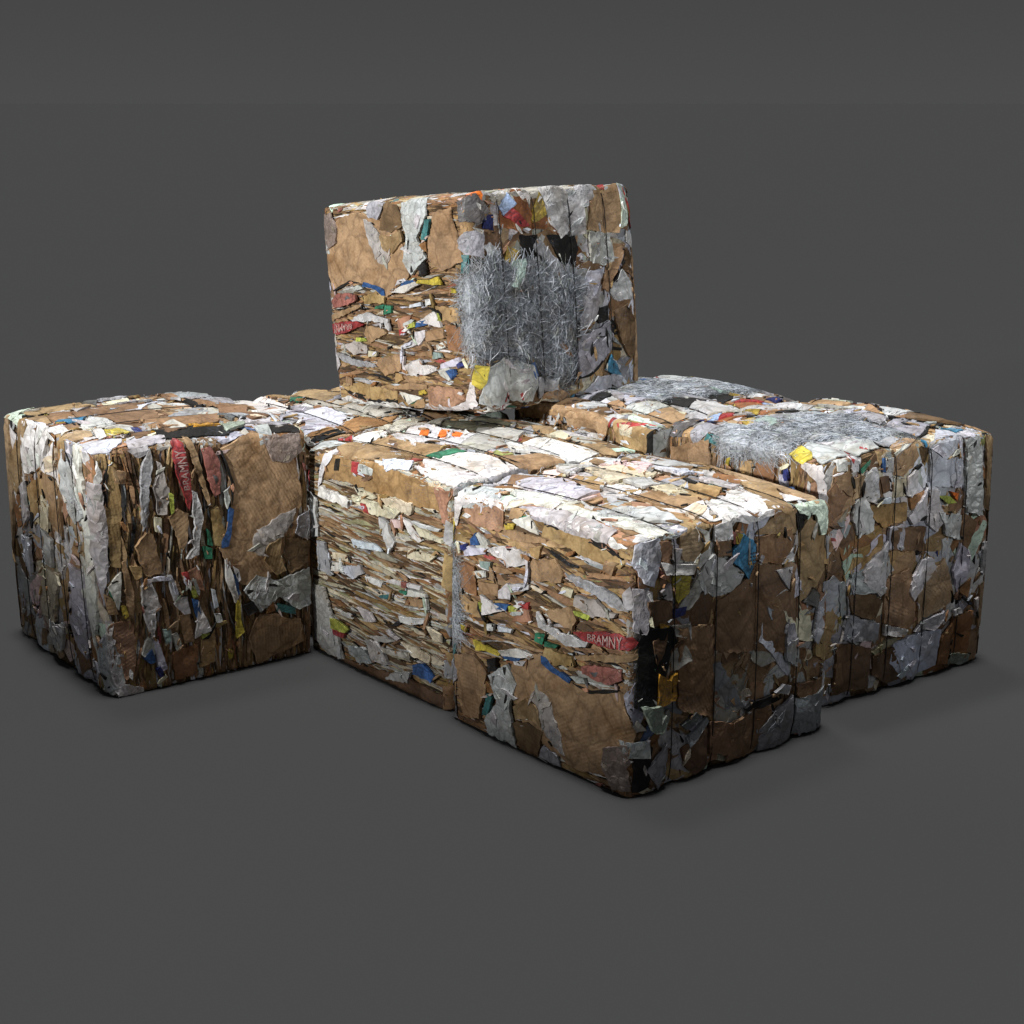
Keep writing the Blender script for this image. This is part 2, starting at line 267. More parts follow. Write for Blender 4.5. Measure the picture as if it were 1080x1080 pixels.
P|label|orange|x|0.212 0.738 0.225 0.791 0.256 0.785
P|card|tan|x|0.005 0.959 0.008 1.045 0.281 1.055 0.256 0.983
P|card|darkcard|x|0.218 0.968 0.236 1.051 0.339 1.05 0.312 0.967
P|label|tealblue|x|-0.008 0.555 -0.011 0.587 0.012 0.59 0.022 0.571
P|label|blue|x|0.033 0.31 0.032 0.324 0.086 0.322 0.081 0.308
P|label|green|x|0.051 0.201 0.025 0.244 0.034 0.244 0.065 0.209
P|paper|whitegrey|x|0.041 0.324 0.031 0.391 0.089 0.39 0.088 0.332
P|label|black|x|0.039 0.864 0.018 0.903 0.037 0.9 0.06 0.871
P|label|red|x|0.063 0.84 0.08 0.872 0.106 0.869 0.089 0.842
P|paper|whitegrey|x|0.306 0.375 0.306 0.467 0.408 0.456 0.395 0.383
P|card|darkcard|x|0.309 0.395 0.333 0.592 0.432 0.584 0.404 0.414
P|paper|whitegrey|x|0.288 0.675 0.317 0.816 0.425 0.835 0.391 0.723
P|paper|whitegrey|x|0.433 0.251 0.357 0.376 0.572 0.371 0.581 0.335 0.499 0.233
P|paper|grey|x|0.455 0.163 0.482 0.238 0.559 0.308 0.54 0.158
P|card|darkcard|x|0.539 0.158 0.565 0.307 0.607 0.349 0.675 0.315 0.635 0.194
P|card|tan|x|0.524 0.373 0.49 0.499 0.547 0.545 0.739 0.558 0.746 0.499 0.704 0.375
P|paper|whitegrey|x|0.416 0.381 0.486 0.426 0.517 0.374
P|card|lightcard|x|0.609 0.574 0.483 0.73 0.625 0.794 0.679 0.809 0.747 0.588
P|paper|white|x|0.526 0.518 0.474 0.585 0.47 0.652 0.526 0.693 0.637 0.543 0.59 0.508
P|paper|lavender|x|0.55 0.785 0.439 0.836 0.49 0.898 0.602 0.884 0.659 0.832
P|card|rustcard|x|0.652 0.849 0.605 0.919 0.689 0.903
P|paper|grey|x|0.623 0.142 0.693 0.336 0.764 0.334 0.75 0.188 0.72 0.125
P|paper|whitegrey|x|0.709 0.375 0.754 0.513 0.782 0.502 0.755 0.374
P|paper|whitegrey|x|0.752 0.622 0.714 0.741 0.744 0.742 0.793 0.684 0.777 0.566
P|paper|olive|x|0.806 0.295 0.777 0.454 0.799 0.459 0.844 0.338
P|paper|whiteblue|x|0.802 0.441 0.787 0.545 0.799 0.733 0.954 0.716 0.983 0.595 0.961 0.5 0.89 0.428
P|card|darkcard|x|0.735 0.103 0.793 0.297 0.969 0.297 0.954 0.078
P|card|darkcard|x|0.826 0.307 0.82 0.443 0.959 0.5 0.981 0.43 0.916 0.31
P|card|rustcard|x|0.775 0.822 0.754 0.944 0.962 0.925 0.946 0.808
P|film|greengrey|x|0.926 0.813 0.954 0.949 1.003 0.941 0.974 0.81
P|paper|white|x|0.704 0.947 0.699 0.975 0.78 0.97
P|card|tan|x|0.651 0.983 0.648 1.065 0.861 1.064 0.838 0.995
P|paper|whitegrey|x|0.457 0.981 0.465 1.033 0.608 1.013 0.602 0.979
P|paper|white|x|0.73 0.815 0.732 0.868 0.755 0.876 0.758 0.823
P|card|rustcard|x|0.83 0.744 0.783 0.819 0.973 0.812 0.954 0.726
R|card|mixdark|x|0.451 0.086 0.09 0.058 0.147 0.312 0.414 0.409 0.526 0.276
R|paper|newsgrey|x|0.354 0.331 0.23 0.503 0.474 0.704 0.679 0.69 0.66 0.553
R|paper|white|x|0.757 0.215 0.491 0.079 0.441 0.446 0.691 0.564 0.772 0.386
R|label|orange|x|0.566 0.2 0.561 0.258 0.639 0.317 0.643 0.265
R|label|orange|x|0.531 0.294 0.516 0.334 0.593 0.401 0.609 0.363
R|label|orange|x|0.51 0.351 0.493 0.399 0.553 0.451 0.572 0.412
R|paper|white|x|0.845 0.055 0.644 0.081 0.767 0.198 0.897 0.2
R|card|tan|x|1.001 0.175 0.75 0.199 0.772 0.386 0.707 0.573 0.866 0.621 1.014 0.525 1.048 0.289
R|paper|white|x|0.916 0.663 0.779 0.642 0.674 0.77 0.709 1.03 0.79 1.03 0.932 1.03 0.991 0.993 0.986 0.77
R|paper|whiteblue|x|1.01 0.514 0.957 0.654 1.016 0.705 1.052 0.593
R|paper|white|x|0.997 0.713 0.965 1.005 1.03 1.03 1.026 0.822
R|label|green|x|0.845 0.589 0.733 0.649 0.724 0.707 0.838 0.672
R|paper|white|x|0.493 0.676 0.263 0.693 0.251 0.991 0.443 1.03 0.55 0.79
R|card|tan|x|0.64 0.809 0.442 0.956 0.475 1.03 0.555 1.03 0.783 1.03 0.708 1.03
R|card|tan|x|0.134 0.431 0.084 0.505 0.23 0.761 0.138 0.867 0.158 1.011 0.284 0.942 0.276 0.678
R|paper|cream|x|0.22 0.614 0.116 0.606 0.158 0.722 0.271 0.719
R|paper|whiteblue|x|0.282 1.018 0.094 1.023 0.218 1.03 0.36 1.03
R|card|black|x|0.962 -0.03 0.778 -0.03 0.773 -0.03 0.939 -0.03
R|label|red|x|0.871 -0.006 0.808 0.014 0.862 0.083 0.906 0.052
R|paper|creamgrey|x|0.665 -0.03 0.305 -0.03 0.133 -0.03 0.446 0.127 0.674 0.093
BT|card|tan|x|-0.03 0.105 -0.03 0.76 0.416 0.447 0.279 0.319 -0.03 0.295
BT|paper|white|x|-0.03 0.093 -0.03 0.269 0.348 0.216 0.564 0.125 0.501 -0.021 0.207 0.005
BT|card|pinkcard|x|0.359 0.038 0.365 0.14 0.486 0.137 0.571 0.001
BT|paper|lavender|x|0.558 0.041 0.483 0.151 0.552 0.31 0.754 0.29 0.906 0.129 0.855 -0.003 0.702 0.103
BT|label|green|x|0.222 0.297 0.232 0.381 0.316 0.318 0.313 0.245
BT|paper|newsgrey|x|0.312 0.314 0.423 0.442 0.766 0.549 0.846 0.603 0.804 0.389 0.544 0.312
BT|card|rustcard|x|0.877 0 0.801 0.324 0.87 0.484 0.971 0.348 0.952 0.149 0.967 0.057
BT|paper|creamgrey|x|1.013 0.252 0.939 0.435 0.953 0.581 1.03 0.447 1.03 0.295 1.03 0.208
BT|card|black|x|0.917 -0.023 0.935 0.159 0.973 0.154 0.987 0.013
BT|paper|white|x|0.418 0.473 0.506 0.543 0.697 0.563 0.627 0.467
BT|card|rustcard|x|0.025 -0.031 0.015 0.01 0.231 -0.004 0.444 -0.031 0.36 -0.031
F3|card|kraft|x|1.013 0.911 1.03 0.75 1.03 0.572 0.962 0.549 0.941 0.869
F3|card|lightcard|x|1.03 0.565 1.03 0.231 0.941 0.249 0.941 0.506
F3|paper|whitegrey|x|0.968 0.664 0.977 0.578 0.934 0.593 0.933 0.686
F3|label|red|x|1.03 0.249 1.03 0.22 0.978 0.229
F3|card|kraft|x|1.029 0.228 1.03 -0.007 0.915 -0.001 0.926 0.175
F3|paper|cream|x|1.003 0.173 1.016 0.094 0.972 0.073 0.966 0.152
F3|paper|whitegrey|x|0.936 0.505 0.943 0.253 0.914 0.263 0.912 0.484
F3|card|black|x|1.03 0.001 1.03 -0.028 0.91 -0.028 0.915 -0.003
S|shred|x|x|0.343 -0.031 0.337 0.089 0.395 0.635 0.641 0.629 0.807 0.595 0.888 0.493 0.803 0.409 0.751 0.324 0.687 0.153 0.721 0.053 0.669 0.015 0.606 -0.031
S|shred|x|x|0.344 0.035 0.285 0.105 0.326 0.22 0.329 0.319 0.33 0.398 0.379 0.496 0.454 0.582 0.536 0.562 0.484 -0.02
PD|paper|whitegrey|x|0.045 -0.031 0.012 0.065 0.166 0.1 0.271 0.025 0.171 -0.031
PD|card|rustcard|x|0.049 0.032 0.186 0.197 0.246 0.085 0.176 -0.005
PD|paper|white|x|0.166 0.1 0.406 0.226 0.678 0.162 0.996 0.179 1.005 0.095 0.696 0.051 0.425 0.056
PD|paper|lavender|x|0.1 0.237 0.196 0.363 0.497 0.314 0.482 0.194 0.25 0.178
PD|card|lightcard|x|0.488 0.13 0.629 0.227 0.808 0.228 0.673 0.11
PD|card|kraft|x|0.166 0.39 0.38 0.444 0.493 0.317 0.318 0.308
PD|paper|cream|x|0.191 0.524 0.166 0.747 0.418 0.673 0.417 0.448
PD|paper|pinkwhite|x|0.154 0.708 0.266 0.821 0.377 0.653
PD|card|tan|x|0.575 0.384 0.689 0.556 0.865 0.509 0.736 0.355
PD|paper|cream|x|0.588 0.489 0.593 0.67 0.734 0.536 0.696 0.471
PD|card|kraft|x|0.578 0.681 0.734 0.718 0.848 0.52 0.749 0.512
PD|paper|cream|x|0.897 0.348 0.828 0.468 0.886 0.473 0.949 0.339
PD|paper|white|x|0.845 0.496 0.79 0.731 0.871 0.752 1.013 0.736 1.03 0.547 1.009 0.434
PD|paper|whitegrey|x|0.528 0.824 0.723 0.823 0.751 0.75 0.606 0.727
PD|paper|whitegrey|x|0.729 0.085 0.678 0.21 0.804 0.289 0.956 0.275 0.846 0.173
PD|card|tan|x|0.673 0.886 0.766 0.956 1.03 0.79 0.99 0.683
PD|card|lightcard|x|0.343 1.019 0.67 1.054 0.914 1.014 1.03 0.938 0.951 0.925 0.645 0.917
PD|paper|whitegrey|x|0.075 0.474 0.045 0.661 0.178 0.616 0.189 0.427
PD|paper|whitegrey|x|0.439 0.005 0.597 0.048 0.885 0.041 0.886 -0.016 0.652 -0.022
PD|paper|whiteblue|x|0.336 0.743 0.372 0.868 0.496 0.866 0.517 0.725
PD|paper|whitegrey|x|0.436 0.488 0.467 0.576 0.584 0.581 0.558 0.469
"""  # some black card rows paint shaded gaps; one white paper row paints edge glare

# ------------------------------------------------------------------ palette (real-world base colours and one painted shade tone)
PAL={
'tan':(.36,.24,.135),'lightcard':(.44,.31,.185),'bigcard':(.38,.26,.15),'kraft':(.42,.285,.14),'pinkcard':(.41,.235,.15),
'rustcard':(.30,.155,.07),'brown':(.27,.165,.095),'bigbrown':(.25,.15,.09),'darkcard':(.17,.105,.06),'boxcard':(.36,.225,.10),
'ochrecard':(.33,.22,.09),'shadedark':(.16,.15,.11),'rustred':(.33,.13,.06),'black':(.018,.017,.016),'darkgrey':(.13,.13,.13),  # includes a dark tone for shade painted beneath the top bale
'grey':(.34,.35,.37),'whitegrey':(.50,.50,.50),'white':(.68,.67,.66),'whiteblue':(.62,.66,.74),'lavender':(.55,.55,.62),
'pinkwhite':(.7,.55,.52),'cream':(.62,.56,.42),'creamgrey':(.48,.46,.38),'newsgrey':(.42,.41,.37),'olive':(.34,.33,.2),
'tealgrey':(.30,.40,.38),'greenwhite':(.55,.68,.56),'greengrey':(.34,.38,.32),'browngrey':(.26,.22,.18),
'blue':(.05,.13,.34),'navy':(.03,.04,.16),'lightblue':(.36,.50,.72),'teal':(.06,.20,.21),'tealblue':(.06,.23,.38),
'red':(.36,.05,.05),'pinkred':(.30,.12,.10),'yellow':(.50,.40,.06),'lime':(.38,.42,.08),'green':(.04,.20,.12),'orange':(.85,.20,.03),
'gold':(.55,.30,.03),'ochre':(.45,.32,.06)}

# ------------------------------------------------------------------ materials
def mat_base(name):
    m=bpy.data.materials.new(name);m.use_nodes=True
    nt=m.node_tree;nt.nodes.clear()
    out=nt.nodes.new('ShaderNodeOutputMaterial');b=nt.nodes.new('ShaderNodeBsdfPrincipled')
    nt.links.new(b.outputs[0],out.inputs[0]);return m,nt,b
def nd(nt,t,**k):
    n=nt.nodes.new(t)
    for a,v in k.items():
        if a in n.inputs: n.inputs[a].default_value=v
        else: setattr(n,a,v)
    return n
def sheet_mat(name,rough,mott,bump_scale,bump_str,grain=0,flute=0,print_=0,spec=.3,crease=0,fold_shade=.3,stain=.8):
    m,nt,b=mat_base(name);L=nt.links.new
    at=nd(nt,'ShaderNodeAttribute',attribute_name='tint')
    uv=nd(nt,'ShaderNodeUVMap',uv_map='sheet')
    n1=nd(nt,'ShaderNodeTexNoise',Scale=9.,Detail=6.,Roughness=.65);L(uv.outputs[0],n1.inputs['Vector'])
    mr=nd(nt,'ShaderNodeMapRange');L(n1.outputs[0],mr.inputs[0]);mr.inputs[1].default_value=.3;mr.inputs[2].default_value=.7
    mr.inputs[3].default_value=1-mott;mr.inputs[4].default_value=1+mott
    n2=nd(nt,'ShaderNodeTexNoise',Scale=90.,Detail=3.);L(uv.outputs[0],n2.inputs['Vector'])
    mr2=nd(nt,'ShaderNodeMapRange');L(n2.outputs[0],mr2.inputs[0]);mr2.inputs[1].default_value=.3;mr2.inputs[2].default_value=.7
    mr2.inputs[3].default_value=1-mott*.55;mr2.inputs[4].default_value=1+mott*.4
    mu=nd(nt,'ShaderNodeMath',operation='MULTIPLY');L(mr.outputs[0],mu.inputs[0]);L(mr2.outputs[0],mu.inputs[1])
    vm=nd(nt,'ShaderNodeVectorMath',operation='SCALE');L(at.outputs['Color'],vm.inputs[0]);L(mu.outputs[0],vm.inputs['Scale'])
    col=vm.outputs[0]
    if stain:
        # tea-coloured blotches where damp card has rubbed off
        n5=nd(nt,'ShaderNodeTexNoise',Scale=5.5,Detail=7.,Roughness=.7);L(uv.outputs[0],n5.inputs['Vector'])
        g5=nd(nt,'ShaderNodeMapRange');L(n5.outputs[0],g5.inputs[0]);g5.inputs[1].default_value=.48;g5.inputs[2].default_value=.68;g5.inputs[4].default_value=stain
        m5=nd(nt,'ShaderNodeMix',data_type='RGBA',blend_type='MULTIPLY');L(g5.outputs[0],m5.inputs[0]);L(col,m5.inputs[6]);m5.inputs[7].default_value=(.58,.50,.40,1)
        col=m5.outputs[2]
    if print_:
        # faint lines of print on some of the sheets
        mp=nd(nt,'ShaderNodeMapping');mp.inputs['Scale'].default_value=(70,230,1);L(uv.outputs[0],mp.inputs[0])
        n3=nd(nt,'ShaderNodeTexNoise',Scale=1.,Detail=2.);L(mp.outputs[0],n3.inputs['Vector'])
        n4=nd(nt,'ShaderNodeTexNoise',Scale=7.,Detail=1.);L(uv.outputs[0],n4.inputs['Vector'])
        g1=nd(nt,'ShaderNodeMapRange');L(n3.outputs[0],g1.inputs[0]);g1.inputs[1].default_value=.54;g1.inputs[2].default_value=.6
        g2=nd(nt,'ShaderNodeMapRange');L(n4.outputs[0],g2.inputs[0]);g2.inputs[1].default_value=.55;g2.inputs[2].default_value=.6
        gm=nd(nt,'ShaderNodeMath',operation='MULTIPLY');L(g1.outputs[0],gm.inputs[0]);L(g2.outputs[0],gm.inputs[1])
        gs=nd(nt,'ShaderNodeMath',operation='MULTIPLY');L(gm.outputs[0],gs.inputs[0]);gs.inputs[1].default_value=print_
        mx=nd(nt,'ShaderNodeMix',data_type='RGBA');L(gs.outputs[0],mx.inputs[0]);L(col,mx.inputs[6]);mx.inputs[7].default_value=(.09,.10,.14,1)
        col=mx.outputs[2]
    L(col,b.inputs['Base Color'])
    b.inputs['Roughness'].default_value=rough;b.inputs['Specular IOR Level'].default_value=spec
    # relief
    nb=nd(nt,'ShaderNodeTexNoise',Scale=bump_scale,Detail=5.,Roughness=.6);L(uv.outputs[0],nb.inputs['Vector'])
    h=nb.outputs[0]
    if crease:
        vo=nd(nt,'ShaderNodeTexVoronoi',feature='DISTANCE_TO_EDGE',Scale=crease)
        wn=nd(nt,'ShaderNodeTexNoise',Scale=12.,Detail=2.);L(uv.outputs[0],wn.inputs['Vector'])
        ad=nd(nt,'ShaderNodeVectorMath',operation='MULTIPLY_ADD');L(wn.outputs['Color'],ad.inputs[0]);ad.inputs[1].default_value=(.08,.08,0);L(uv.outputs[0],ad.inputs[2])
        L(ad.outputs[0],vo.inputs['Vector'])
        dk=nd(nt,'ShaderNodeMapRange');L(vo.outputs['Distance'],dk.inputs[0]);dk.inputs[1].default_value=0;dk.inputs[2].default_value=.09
        dk.inputs[3].default_value=1-fold_shade;dk.inputs[4].default_value=1       # crease shade painted into the colour, like occlusion in the folds
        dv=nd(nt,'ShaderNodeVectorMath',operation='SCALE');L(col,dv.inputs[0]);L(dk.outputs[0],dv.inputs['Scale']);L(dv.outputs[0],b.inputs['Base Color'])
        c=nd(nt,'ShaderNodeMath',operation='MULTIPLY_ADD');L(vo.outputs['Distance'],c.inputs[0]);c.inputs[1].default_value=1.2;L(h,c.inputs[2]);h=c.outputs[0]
    if flute:
        wv=nd(nt,'ShaderNodeTexWave',Scale=flute,Distortion=1.5);wv.inputs['Detail'].default_value=2;L(uv.outputs[0],wv.inputs['Vector'])
        c=nd(nt,'ShaderNodeMath',operation='MULTIPLY_ADD');L(wv.outputs['Fac'],c.inputs[0]);c.inputs[1].default_value=.05;L(h,c.inputs[2]);h=c.outputs[0]
    bp=nd(nt,'ShaderNodeBump',Strength=bump_str,Distance=.012);L(h,bp.inputs['Height']);L(bp.outputs[0],b.inputs['Normal'])
    return m
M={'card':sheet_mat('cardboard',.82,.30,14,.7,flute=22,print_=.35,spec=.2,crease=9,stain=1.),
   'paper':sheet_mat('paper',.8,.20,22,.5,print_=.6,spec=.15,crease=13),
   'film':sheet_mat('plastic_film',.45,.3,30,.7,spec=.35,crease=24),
   'label':sheet_mat('printed_label',.45,.45,25,.5,print_=.5,spec=.35,crease=20,fold_shade=.45),
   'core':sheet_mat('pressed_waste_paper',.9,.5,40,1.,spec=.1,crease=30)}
mw,nt,b=mat_base('strap_wire');b.inputs['Base Color'].default_value=(.018,.016,.015,1);b.inputs['Roughness'].default_value=.5;b.inputs['Metallic'].default_value=.3
M['wire']=mw
mf,nt,b=mat_base('studio_floor')
tc=nd(nt,'ShaderNodeTexCoord');nn=nd(nt,'ShaderNodeTexNoise',Scale=.6,Detail=3.);nt.links.new(tc.outputs['Object'],nn.inputs['Vector'])
cr=nd(nt,'ShaderNodeMapRange');nt.links.new(nn.outputs[0],cr.inputs[0]);cr.inputs[3].default_value=FLOOR*.985;cr.inputs[4].default_value=FLOOR*1.015
nt.links.new(cr.outputs[0],b.inputs['Base Color']);b.inputs['Roughness'].default_value=1;b.inputs['Specular IOR Level'].default_value=0
M['floor']=mf

# ------------------------------------------------------------------ small numeric helpers
def hash2(ix,iy,seed):
    n=(ix.astype(np.int64)*374761393+iy.astype(np.int64)*668265263+int(seed)*974634777)&0xffffffff
    n=((n^(n>>13))*1274126177)&0xffffffff
    return ((n^(n>>16))&0xffff)/65535.
def vnoise(x,y,seed=0):
    ix=np.floor(x);iy=np.floor(y);fx=x-ix;fy=y-iy;fx=fx*fx*(3-2*fx);fy=fy*fy*(3-2*fy)
    a=hash2(ix,iy,seed);b=hash2(ix+1,iy,seed);c=hash2(ix,iy+1,seed);d=hash2(ix+1,iy+1,seed)
    return (a*(1-fx)+b*fx)*(1-fy)+(c*(1-fx)+d*fx)*fy-.5
def fold(x,y,rng,amp,n=3):
    z=np.zeros_like(x)
    for i in range(n):
        t=rng.uniform(0,PI);w=rng.uniform(.05,.17);p=rng.random()
        q=(x*math.cos(t)+y*math.sin(t))/w+p+.25*vnoise(x*9,y*9,rng.randint(0,9999))
        z+=np.abs(q-np.floor(q)-.5)*2*amp*rng.uniform(.4,1)
    return z

# ------------------------------------------------------------------ one pressed-in sheet, in face coordinates (metres, height)
class Sheet:
    __slots__=('v','f','col','uv','mat','kind','area','print','flat','face')
def jag(poly,rng,amount,step):
    out=[];n=len(poly)
    for i in range(n):
        a=poly[i];b=poly[(i+1)%n];d=math.hypot(b[0]-a[0],b[1]-a[1]);k=max(1,int(d/step))
        nx,ny=(-(b[1]-a[1])/(d+1e-9),(b[0]-a[0])/(d+1e-9))
        for j in range(k):
            t=j/k;o=rng.uniform(-1,1)*amount*(1 if j else .5)
            out.append((a[0]+(b[0]-a[0])*t+nx*o,a[1]+(b[1]-a[1])*t+ny*o))
    return out
def parea(p): return abs(sum(p[i][0]*p[(i+1)%len(p)][1]-p[(i+1)%len(p)][0]*p[i][1] for i in range(len(p))))/2
def inside(px,py,poly):
    c=np.zeros(px.shape,bool);n=len(poly);j=n-1
    for i in range(n):
        xi,yi=poly[i];xj,yj=poly[j]
        if abs(yj-yi)>1e-12:
            c^=((yi>py)!=(yj>py))&(px<(xj-xi)*(py-yi)/(yj-yi)+xi)
        j=i
    return c
def make_sheet(poly,h0,rng,kind,color,amp=.004,thick=.006,grid=.024,tilt=(0,0),jagged=.003,curl=.0,nf=3,step=.02,jit=.10):
    p=jag(poly,rng,jagged,step)
    n=len(p);xs=np.array([q[0] for q in p]);ys=np.array([q[1] for q in p])
    x0,x1,y0,y1=xs.min(),xs.max(),ys.min(),ys.max()
    gx,gy=np.meshgrid(np.arange(x0+grid*.5,x1,grid),np.arange(y0+grid*.5,y1,grid))
    gx=gx.ravel();gy=gy.ravel()
    if len(gx):
        gx=gx+np.array([rng.uniform(-.3,.3)*grid for _ in gx]);gy=gy+np.array([rng.uniform(-.3,.3)*grid for _ in gy])
        k=inside(gx,gy,p);gx=gx[k];gy=gy[k]
    pts=[Vector(q) for q in p]+[Vector((float(a),float(b_))) for a,b_ in zip(gx,gy)]
    try: vs,_,fs,ov,_,_=geometry.delaunay_2d_cdt(pts,[],[list(range(n))],1,1e-5)
    except Exception: return None
    if len(fs)==0: return None
    X=np.array([v[0] for v in vs]);Y=np.array([v[1] for v in vs])
    cx,cy=xs.mean(),ys.mean()
    H=h0+tilt[0]*(X-cx)+tilt[1]*(Y-cy)+fold(X,Y,rng,amp,nf)+amp*.8*vnoise(X*14+rng.random()*99,Y*14,rng.randint(0,9999))
    if curl:
        e=np.array([1. if any(o<n for o in ov[i]) else 0. for i in range(len(vs))])
        H=H+e*curl*(vnoise(X*12+5,Y*12,rng.randint(0,999))+.15)*2
    F=[tuple(f) for f in fs]
    # orientation
    a,b_,c=F[0][:3]
    if (X[b_]-X[a])*(Y[c]-Y[a])-(X[c]-X[a])*(Y[b_]-Y[a])<0: F=[f[::-1] for f in F]
    # boundary skirt
    cnt={}
    for f in F:
        for i in range(len(f)):
            e=(f[i],f[(i+1)%len(f)]);cnt[e]=1
    bd=[e for e in cnt if (e[1],e[0]) not in cnt]
    ids={};Xs=list(X);Ys=list(Y);Hs=list(H)
    for e in bd:
        for q in e:
            if q not in ids:
                ids[q]=len(Xs)                     # a rim of its own, so the cut edge stays sharp
                for dz in (0,thick): Xs.append(X[q]);Ys.append(Y[q]);Hs.append(H[q]-dz)
    for (u,w) in bd: F.append((ids[w],ids[u],ids[u]+1,ids[w]+1))
    s=Sheet();s.v=np.array([Xs,Ys,Hs]).T;s.f=F
    k=1+rng.uniform(-jit,jit);c=PAL[color] if isinstance(color,str) else color
    s.col=tuple(min(.82,max(.005,q*k*(1+rng.uniform(-.04,.04)))) for q in c)
    t=rng.uniform(0,PI) if kind!='strip' else 0
    ct,st=math.cos(t),math.sin(t);ox,oy=rng.uniform(0,50),rng.uniform(0,50)
    s.uv=np.stack([s.v[:,0]*ct-s.v[:,1]*st+ox,s.v[:,0]*st+s.v[:,1]*ct+oy],1)
    s.kind=kind;s.mat={'strip':'card','scrap':'paper'}.get(kind,kind);s.area=parea(poly);s.print=None;s.flat=s.mat in('paper','film');s.face=None
    return s

# ------------------------------------------------------------------ faces of a bale: s axis, t axis, fixed axis, side
# local axes: 0 = a (w1), 1 = b (length), 2 = c (w2)
DIM=(1.0,1.0428,.9192)
FACE={'T1':(0,1,2,1,1,0),'T3':(0,-1,2,1,1,1),'P':(0,1,1,1,2,1),'R':(1,1,0,1,2,0),'Q':(1,1,2,1,0,1),'S':(2,1,1,1,0,0)}
WB=[0,.19,.39,.60,.82,1.0]
def scallop(b):
    z=np.zeros_like(b)
    for i in range(5):
        m=(b>=WB[i])&(b<WB[i+1]);z[m]=np.sin(PI*(b[m]-WB[i])/(WB[i+1]-WB[i]))**.6
    return z
class Bale:
    def __init__(s,cn,corn,order,bottom,bul):
        s.C=np.zeros((2,2,2,3))
        for (a,b,c),k in order.items(): s.C[a,b,c]=corn[k]
        s.bottom=bottom;s.bul=bul;s.soft={}
        s.base=s.C.reshape(-1,3).mean(0);z=s.C.reshape(-1,3)[:,2];s.base[2]=z.min() if cn!='G' else z.min()
    def world(s,A):                                    # A: n x 3 unit coords
        U=2*A-1;Q=np.clip(1-U*U,0,1);A=A.copy()
        for i in range(3):
            j,k=[q for q in range(3) if q!=i]
            kk=np.where(U[:,i]>0,s.bul[i][1],s.bul[i][0])
            A[:,i]+=.5*kk*(Q[:,j]+Q[:,k])/2*U[:,i]
        sc=scallop(np.clip(2*0+(U[:,1]+1)/2,0,.9999))
        for i in (0,2):
            on=np.where(U[:,i]>0,(i,1)!=s.bottom,(i,0)!=s.bottom)
            A[:,i]+=.026*(sc-.4)*U[:,i]*on*np.abs(U[:,i])
        a,b,c=A[:,0:1],A[:,1:2],A[:,2:3];C=s.C
        return ((C[0,0,0]*(1-a)+C[1,0,0]*a)*(1-b)+(C[0,1,0]*(1-a)+C[1,1,0]*a)*b)*(1-c)+((C[0,0,1]*(1-a)+C[1,0,1]*a)*(1-b)+(C[0,1,1]*(1-a)+C[1,1,1]*a)*b)*c
    def fmap(s,face,V,r=.007):
        sa,ss,ta,ts,fa,side=FACE[face];W,H=DIM[sa],DIM[ta]
        x=V[:,0];y=V[:,1];h=V[:,2]-.020
        ed=np.clip(np.minimum(np.minimum(x,W-x),np.minimum(y,H-y))/.09,0,1);h=h*(.32+.5*ed*ed*(3-2*ed))*s.soft.get((fa,side),1)   # pressed flatter towards the edges
        def wrap(x,W):
            xe=np.clip(x,r,W-r);d=x-xe;th=np.clip(d/r,-PI/2,PI/2);rest=np.maximum(np.abs(d)-r*PI/2,0)
            return xe+(r+h)*np.sin(th),r*(1-np.cos(th))+rest,np.cos(th)
        X,dx,cx=wrap(x,W);Y,dy,cy=wrap(y,H)
        o=h*cx*cy-dx-dy
        A=np.zeros((len(x),3))
        A[:,sa]=X/W if ss>0 else 1-X/W
        A[:,ta]=Y/H if ts>0 else 1-Y/H
        A[:,fa]=(1+o/DIM[fa]) if side else -o/DIM[fa]
        P=s.world(A)
        if s.bottom is not None: P[:,2]=np.maximum(P[:,2],.002) 
        return P-s.base

def build_mesh(name,parts,mats,parent,loc=(0,0,0)):
    """parts: list of (verts nx3, faces, col, uv, material index, flat)"""
    me=bpy.data.meshes.new(name)
    V=[];F=[];MI=[];SM=[];C=[];UV=[];o=0
    for v,f,c,uv,mi,flat in parts:
        V.append(v);F+=[tuple(i+o for i in q) for q in f];MI+=[mi]*len(f);SM+=[not flat]*len(f)
        C.append(np.tile(np.array([c[0],c[1],c[2],1.]),(len(v),1)) if np.ndim(c)==1 else c);UV.append(uv);o+=len(v)
    V=np.concatenate(V);C=np.concatenate(C);UV=np.concatenate(UV)
    me.from_pydata(V.tolist(),[],F)
    for m in mats: me.materials.append(m)
    if len(mats)>1: me.polygons.foreach_set('material_index',MI)
    me.polygons.foreach_set('use_smooth',SM)
    ca=me.color_attributes.new('tint','FLOAT_COLOR','POINT');ca.data.foreach_set('color',C.astype(np.float32).ravel())
    ul=me.uv_layers.new(name='sheet');li=np.zeros(len(me.loops),np.int32);me.loops.foreach_get('vertex_index',li)
    ul.data.foreach_set('uv',UV[li].astype(np.float32).ravel())
    ob=bpy.data.objects.new(name,me);COL.objects.link(ob);ob.parent=parent;ob.location=loc
    return ob
